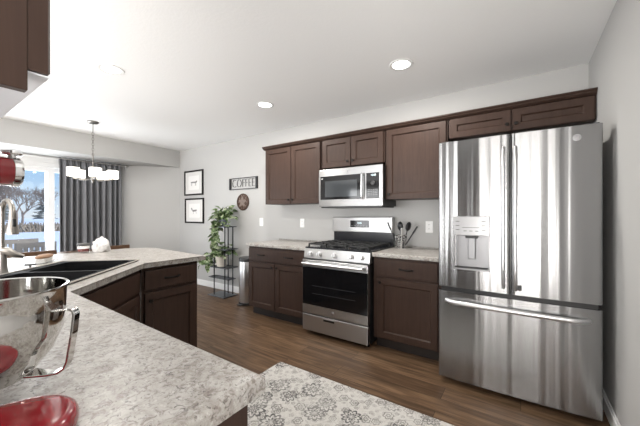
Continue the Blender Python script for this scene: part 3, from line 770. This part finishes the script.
MB().lathe([(.132, .001), (.134, .015), (.126, .028), (.110, .028), (.106, .016), (.001, .016)], 48, RM).build('disc', 'plaque', o, True)
b = MB()
for i in range(5):
    a = 2*PI*i/5+.3; b.lathe([(.001, 0), (.025, .003), (.031, .008), (.001, .013)], 20, Matrix.Translation((.046*math.cos(a), -.016, .046*math.sin(a))) @ Matrix.Rotation(-a, 4, 'Y') @ RM @ Matrix.Diagonal((1.35, .8, 1, 1)))
b.lathe([(.001, 0), (.022, .004), (.001, .016)], 20, Matrix.Translation((0, -.016, 0)) @ RM)
for i in range(10):
    a = 2*PI*i/10; b.lathe([(.012, 0), (.001, .008)], 12, Matrix.Translation((.088*math.cos(a), -.016, .105*math.sin(a))) @ RM)
b.build('carving', 'plaquelite', o, True)

# ------------------------------------------------------------------ plant stand, plants, bin
ps = thing('plant_stand', 'black metal multi-tier plant stand against the back wall', 'plant stand', (-3.86, 2.98, 0))
MB().box(-.20, .20, -.13, .13, .0, .014, .003).build('base_plate', 'shelfmetal', ps)
for x, y, h in ((-.10, -.08, 1.07), (.02, .09, 1.07), (.13, -.06, 1.07), (.13, .09, 1.07)): MB().cyl((x, y, .015), (x, y, h), .009, 10).build('post', 'blackmetal', ps, True)
for x0, x1, z in ((-.14, .18, 1.062), (-.12, .22, .72), (-.17, .22, .44), (-.32, .16, .25)):
    sy = .045 if z == .25 else 0
    y0, y1 = -.11+sy*2, .12
    b = MB().box(x0, x1, y0, y1, z, z+.004)
    b.box(x0, x1, y0-.005, y0+.005, z, z+.012).box(x0, x1, y1-.005, y1+.005, z, z+.012).box(x0-.005, x0+.005, y0, y1, z, z+.012).box(x1-.005, x1+.005, y0, y1, z, z+.012)
    b.build('shelf', 'shelfmetal', ps)
def pothos(name, label, loc, potm, pr, phh, trails, bush, seed):
    o = thing(name, label, 'plant', loc); rnd = random.Random(seed)
    MB().lathe([(pr*.72, 0), (pr*.78, .004), (pr, phh-.015), (pr*1.06, phh-.015), (pr*1.06, phh), (pr*.95, phh), (pr*.93, phh-.02), (.001, phh-.02)], 28).build('pot', potm, o, True)
    MB().lathe([(pr*.92, phh-.022), (.001, phh-.016)], 20).build('soil', 'soil', o)
    st = MB(); lf = MB()
    def leaf(p, d, s):
        d = Vector(d).normalized(); side = d.cross(Vector((0, 0, 1)))
        if side.length < .1: side = Vector((1, 0, 0))
        side.normalize(); nrm = side.cross(d).normalized(); p = Vector(p)
        roll = rnd.uniform(-.9, .9); side, nrm = side*math.cos(roll)+nrm*math.sin(roll), nrm*math.cos(roll)-side*math.sin(roll)
        outline = [(0, 0), (.12, .30), (.35, .42), (.65, .30), (1, 0), (.65, -.30), (.35, -.42), (.12, -.30)]
        vs = [lf.bm.verts.new(p+d*(a*s)+side*(b*s)+nrm*(-(a*a)*.25*s+abs(b)*.22*s)) for a, b in outline]
        mid = [lf.bm.verts.new(p+d*(a*s)-nrm*(a*a*.25*s)) for a in (.35, .65)]
        for q in ((0, 1, 2, 8), (2, 3, 9, 8), (3, 4, 9), (4, 5, 9), (5, 6, 8, 9), (6, 7, 0, 8)):
            f = [vs[i] if i < 8 else mid[i-8] for i in q]; lf.bm.faces.new(f)
    top = Vector((0, 0, phh-.015))
    for k in range(bush):
        a = rnd.uniform(0, 2*PI); e = rnd.uniform(.35, 1.35); L = rnd.uniform(.09, .24)
        d = Vector((math.cos(a)*math.cos(e), math.sin(a)*math.cos(e), math.sin(e))); base = top+Vector((rnd.uniform(-1, 1), rnd.uniform(-1, 1), 0))*pr*.5
        tip = base+d*L+Vector((0, 0, -.02)); st.tube([base, base+d*L*.55+Vector((0, 0, .01)), tip], .0022, 5)
        if (tip.y+loc[1]) > YB-.07: continue
        leaf(tip, d+Vector((0, 0, -.7)), rnd.uniform(.06, .10))
        leaf(base+d*L*.6, d+Vector((rnd.uniform(-.8, .8), rnd.uniform(-.8, .3), -.3)), rnd.uniform(.05, .085))
    for ang, L, out in trails:
        a = R(ang); hor = Vector((math.cos(a), math.sin(a), 0)); pts = [top, top+hor*pr*1.1+Vector((0, 0, .05)), top+hor*(pr*1.1+out)+Vector((0, 0, -.02))]
        p = pts[-1].copy()
        for i in range(max(1, int(L/.05))):
            p = p+Vector((rnd.uniform(-.014, .014), rnd.uniform(-.012, .012), -.05))+hor*.004; pts.append(p.copy())
        st.tube(pts, .0024, 5)
        for i, q in enumerate(pts[1:]):
            for s in (-1, 1):
                dd = Vector((s*rnd.uniform(.3, 1), rnd.uniform(-1., .2), rnd.uniform(-.8, .1)))
                leaf(q, dd, rnd.uniform(.06, .10))
    st.build('stems', 'stem', o, True); lf.build('foliage', 'leaf', o)
pothos('potted_pothos', 'full trailing pothos in small grey pot on the top shelf of the plant stand', (-3.83, 2.975, 1.073), 'potg', .062, .11,
       [(200, .32, .05), (215, .26, .08), (240, .42, .04), (260, .2, .04), (185, .18, .10), (320, .05, .06), (350, .08, .08), (170, .12, .07), (220, .36, .03), (195, .28, .09)], 70, 3)
pothos('potted_pothos', 'trailing pothos spilling left from cream pot on lower shelf of the plant stand', (-3.86, 2.96, .451), 'pot', .088, .16,
       [(190, .12, .12), (170, .10, .16), (210, .14, .24), (195, .05, .08), (205, .06, .20), (180, .10, .24), (230, .16, .10), (160, .06, .16), (200, .02, .28)], 40, 11)
o = thing('trash_can', 'tall slim stainless trash can with black lid beside the base cabinet', 'trash can', (-3.20, 2.90, 0))
MB().lathe([(.118, .03), (.120, .034), (.120, .60), (.118, .605)], 40).build('body', 'binsteel', o, True)
MB().lathe([(.126, 0), (.128, .006), (.128, .030), (.120, .036), (.10, .036)], 40).build('base_ring', 'bplastic', o, True)
MB().lathe([(.119, .602), (.125, .606), (.125, .640), (.115, .655), (.06, .662), (.001, .663)], 40).build('lid', 'bplastic', o, True)
MB().box(-.04, .04, -.17, -.115, .008, .020, .004).build('pedal', 'bplastic', o)

# ------------------------------------------------------------------ ceiling fixtures
for k, (x, y, lab) in enumerate(((-2.853, 1.076, 'recessed ceiling light nearest the chandelier and left foreground cabinet'), (-2.355, 2.384, 'middle recessed ceiling light, above the left wall cabinets'), (-.808, 2.371, 'rightmost recessed ceiling light, nearest the refrigerator'))):
    o = thing('recessed_light', lab, 'ceiling light', (x, y, CZ), 0, 'recessed ceiling lights')
    MB().lathe([(.070, -.004), (.092, -.006), (.096, 0), (.070, 0)], 36, cap=False).build('trim_ring', 'white', o, True)
    MB().lathe([(.070, -.003), (.001, -.003)], 36, cap=False).build('diffuser', 'lamp', o)
    l = bpy.data.lights.new('downlight', 'AREA'); l.shape = 'DISK'; l.size = .13; l.energy = 17; l.color = (1, .96, .90)
    lo = bpy.data.objects.new('downlight', l); lo.location = (0, 0, -.012); C.objects.link(lo); lo.parent = o
ch = thing('chandelier', 'nickel chandelier with five white drum shades over the dining table', 'chandelier', (-4.66, 1.55, CZ))
MB().lathe([(.065, 0), (.065, -.012), (.05, -.022), (.01, -.026)], 28).build('canopy', 'dnickel', ch, True)
b = MB(); b.cyl((0, 0, -.02), (0, 0, -.14), .005)
z = -.14; i = 0
while z > -.42:
    n = 12; pl_ = [(.012*math.cos(2*PI*j/n)*(1 if i % 2 else 0), .012*math.cos(2*PI*j/n)*(0 if i % 2 else 1), z-.02+.022*math.sin(2*PI*j/n)) for j in range(n)]
    b.tube(pl_, .003, 5, closed=True); z -= .034; i += 1
b.cyl((0, 0, z+.03), (0, 0, -.70), .007); b.build('stem', 'dnickel', ch, True)
MB().lathe([(.001, -.69), (.02, -.695), (.028, -.72), (.028, -.755), (.016, -.775), (.012, -.80), (.001, -.81)], 24).build('hub', 'dnickel', ch, True)
for i in range(5):
    a = 2*PI*i/5+R(-12); ca, sa = math.cos(a), math.sin(a); rr_ = .215
    ar = MB().tube([(.02*ca, .02*sa, -.745), (.12*ca, .12*sa, -.765), (rr_*ca, rr_*sa, -.755), (rr_*ca, rr_*sa, -.70)], .006, 8)
    ar.lathe([(.022, -.735), (.022, -.728), (.012, -.72), (.012, -.69)], 16, Matrix.Translation((rr_*ca, rr_*sa, 0)))
    ar = ar.build('arm', 'dnickel', ch, True)
    MB().lathe([(.064, -.738), (.066, -.736), (.066, -.632), (.064, -.630), (.061, -.630), (.061, -.738)], 32, Matrix.Translation((rr_*ca, rr_*sa, 0)), cap=False).build('shade', 'shade', ar, True)

# ------------------------------------------------------------------ curtain and rod
cr = thing('curtain_rod', 'thin pewter curtain rod above the patio door', 'curtain rod', (-5.875, 0, 2.125))
MB().cyl((0, -.5, 0), (0, 2.44, 0), .011).build('pole', 'rod', cr, True)
MB().lathe([(.011, 0), (.02, .01), (.024, .03), (.012, .05), (.001, .052)], 18, Matrix.Translation((0, 2.435, 0)) @ Matrix.Rotation(-PI/2, 4, 'X')).build('finial', 'rod', cr, True)
for y in (-.3, 1.05, 2.36): MB().box(-.18, .0, y-.006, y+.006, -.006, .006).box(-.18, -.173, y-.012, y+.012, -.03, .03).build('bracket', 'rod', cr)
b = MB(); ny, nz = 220, 26; grid = []
rnd = random.Random(2)
for j in range(nz+1):
    v = j/nz; z = .02+(2.155-.02)*v; row = []
    for i in range(ny+1):
        u = i/ny; amp = .058*(1-.25*v); ph = 2*PI*(11*u+.35*math.sin(5*u+.7)+.06*math.sin(3*v+9*u))
        if v > .955: amp *= .45; ph *= 1.0
        y = 1.53+.885*u+.010*math.sin(ph*.5)*(1-v)
        row.append(b.bm.verts.new((-5.95+amp*math.sin(ph)+.012*math.sin(2.3*ph+1), y, z)))
    grid.append(row)
for j in range(nz):
    for i in range(ny): b.bm.faces.new((grid[j][i], grid[j][i+1], grid[j+1][i+1], grid[j+1][i]))
o = b.build('curtain', 'curtain', None, True, 180); md = o.modifiers.new('thickness', 'SOLIDIFY'); md.thickness = .003
tag(o, 'dark grey pleated curtain panel drawn beside the patio door', 'curtain')

# ------------------------------------------------------------------ rug
b = MB().box(-1.685, .12, .70, 1.890, .001, .010, .003); 
o = tag(b.build('area_rug', 'rug'), 'cream and grey floral rug on the plank floor', 'rug')

# ------------------------------------------------------------------ dining furniture behind the counter
dt = thing('dining_table', 'brown wooden dining table under the chandelier, mostly hidden by the counter', 'table', (-4.75, 1.25, 0))
MB().box(-.40, .40, -.70, .70, .725, .755, .006).build('tabletop', 'chairwood', dt); MB().box(-.34, .34, -.64, .64, .65, .725).build('apron', 'chairwood', dt)
for x in (-.33, .33):
    for y in (-.63, .63): MB().box(x-.035, x+.035, y-.035, y+.035, 0, .725, .004).build('leg', 'chairwood', dt)
def chair(label, y):
    o = thing('dining_chair', label, 'chair', (-4.22, y, 0), 0, 'dining chairs at the table')
    MB().box(-.42, .0, -.20, .20, .43, .46, .008).build('seat', 'chairwood', o)
    MB().box(-.012, .014, -.20, .20, .80, .868, .006).box(-.006, .010, -.18, .18, .62, .67).build('backrest', 'chairwood', o)
    for x, yy, h in ((-.40, -.18, .43), (-.40, .18, .43), (0, -.185, .80), (0, .185, .80)): MB().box(x-.018, x+.018, yy-.018, yy+.018, 0, h, .003).build('leg', 'chairwood', o)
chair('wooden dining chair whose brown top rail shows in front of the curtain', 1.60)
chair('wooden dining chair whose top rail shows below the window, left of the white cloth', .87)

# ------------------------------------------------------------------ outdoors
struct('snow_ground', MB().box(-200, -6.25, -90, 160, -.42, -.30), 'snow')
struct('deck', MB().box(-9.8, -6.22, -2.5, 6, -.30, -.20), 'snow')
def deck_chair(label, y, x):
    o = thing('deck_chair', label, 'chair', (x, y, -.20), 0, 'weathered chairs on the deck')
    b = MB().box(-.02, .02, -.26, .26, .86, .95, .005).box(-.02, .02, -.26, .26, .48, .54)
    for i in range(7): b.box(-.012, .012, -.25+i*.078, -.25+i*.078+.055, .54, .86)
    b.build('backrest', 'deckwood', o); MB().box(-.50, .0, -.26, .26, .42, .46, .005).build('seat', 'deckwood', o)
    for xx in (-.46, 0):
        for yy in (-.25, .25): MB().box(xx-.025, xx+.025, yy-.025, yy+.025, 0, .42 if xx else .95).build('leg', 'deckwood', o)
    for yy in (-.28, .28): MB().box(-.5, .02, yy-.035, yy+.035, .64, .665).build('armrest', 'deckwood', o)
deck_chair('weathered wooden deck chair outside the patio door, nearer the door frame', 1.58, -7.35)
deck_chair('weathered wooden deck chair outside the patio door, beside the faucet', 1.60, -8.6)
def tree(label, x, y, h, seed, m='twig', spread=.55, depth=6):
    rnd = random.Random(seed); b = MB()
    def grow(p, d, L, r, k):
        e = p+d*L; b.tube([p, p+d*L*.5+Vector((rnd.uniform(-1, 1), rnd.uniform(-1, 1), 0))*L*.05, e], r, 4, rads=[r, r*.85, r*.7])
        if k == 0: return
        for i in range(3 if k > 1 else 4):
            a = rnd.uniform(0, 2*PI); s = rnd.uniform(spread*.6, spread*1.3)
            nd = (d+Vector((math.cos(a)*s, math.sin(a)*s, rnd.uniform(-.15, .25)))).normalized()
            grow(p+d*L*rnd.uniform(.55, 1.), nd, L*rnd.uniform(.62, .82), r*.6, k-1)
    grow(Vector((0, 0, 0)), Vector((0, 0, 1)), h*.28, h*.022, depth)
    o = b.build('bare_tree', m); o.location = (x, y, -.31); return tag(o, label, 'tree', 'bare winter trees')
def fir(label, x, y, h, seed):
    rnd = random.Random(seed); b = MB(); b.cyl((0, 0, 0), (0, 0, h), .12, 8, .02); g = MB()
    z = .08*h
    while z < h*.97:
        Rr = (1-z/h)*h*.30+.1
        for i in range(9):
            a = rnd.uniform(0, 2*PI); L = Rr*rnd.uniform(.7, 1.1); d = Vector((math.cos(a), math.sin(a), rnd.uniform(-.25, .05)))
            g.tube([(0, 0, z), tuple(Vector((0, 0, z))+d*L*.5), tuple(Vector((0, 0, z))+d*L+Vector((0, 0, -.05*L)))], .1, 5, rads=[.05, .11, .02])
            for q in range(3):
                f = .4+.22*q; sd = Vector((-d.y, d.x, 0)); pp_ = Vector((0, 0, z))+d*L*f
                for s in (-1, 1): g.tube([tuple(pp_), tuple(pp_+(d*.5+sd*s)*L*.24+Vector((0, 0, -.06)))], .05, 4, rads=[.05, .015])
        z += .045*h
    o = thing('fir_tree', label, 'tree', (x, y, -.31), 0, 'conifers beyond the snow'); b.build('trunk', 'bark', o); g.build('foliage', M['fir'], o)
M['fir'] = mat('snowy_fir', (.22, .22, .20), .9)
tree('bare brown tree left of the window stile', -48.6, 11.9, 6.3, 1); tree('bare brown tree in the middle of the window', -48.6, 7.4, 7.2, 2)
tree('bare brown tree near the faucet', -48.6, 3.1, 7.9, 3); tree('bare tree behind the mixer head', -64.8, 6.1, 8.9, 4); tree('small bare tree beyond the faucet spout', -63.0, 11.9, 7.9, 8)
tree('bare tree right behind the tall bare trees', -58, 10.4, 7.6, 21); fir('dark conifer at the middle of the window', -79.2, 11.5, 9.6, 5); fir('dark conifer beside the faucet', -90.0, 13.3, 10.3, 6); fir('dark conifer by the window stile', -93.6, 21.6, 8.9, 7)
rnd = random.Random(4); b = MB()
for i in range(1500):
    y = rnd.uniform(-6, 24); x = -39+rnd.uniform(-2.5, 2.5); h = rnd.uniform(.3, .9)
    b.tube([(x, y, -.32), (x+rnd.uniform(-.3, .3), y+rnd.uniform(-.4, .4), -.3+h)], .05, 4, rads=[.10, .03])
tag(b.build('dry_scrub', 'scrub'), 'strip of dry brown scrub beyond the snowy yard', 'shrubs', kind='stuff')
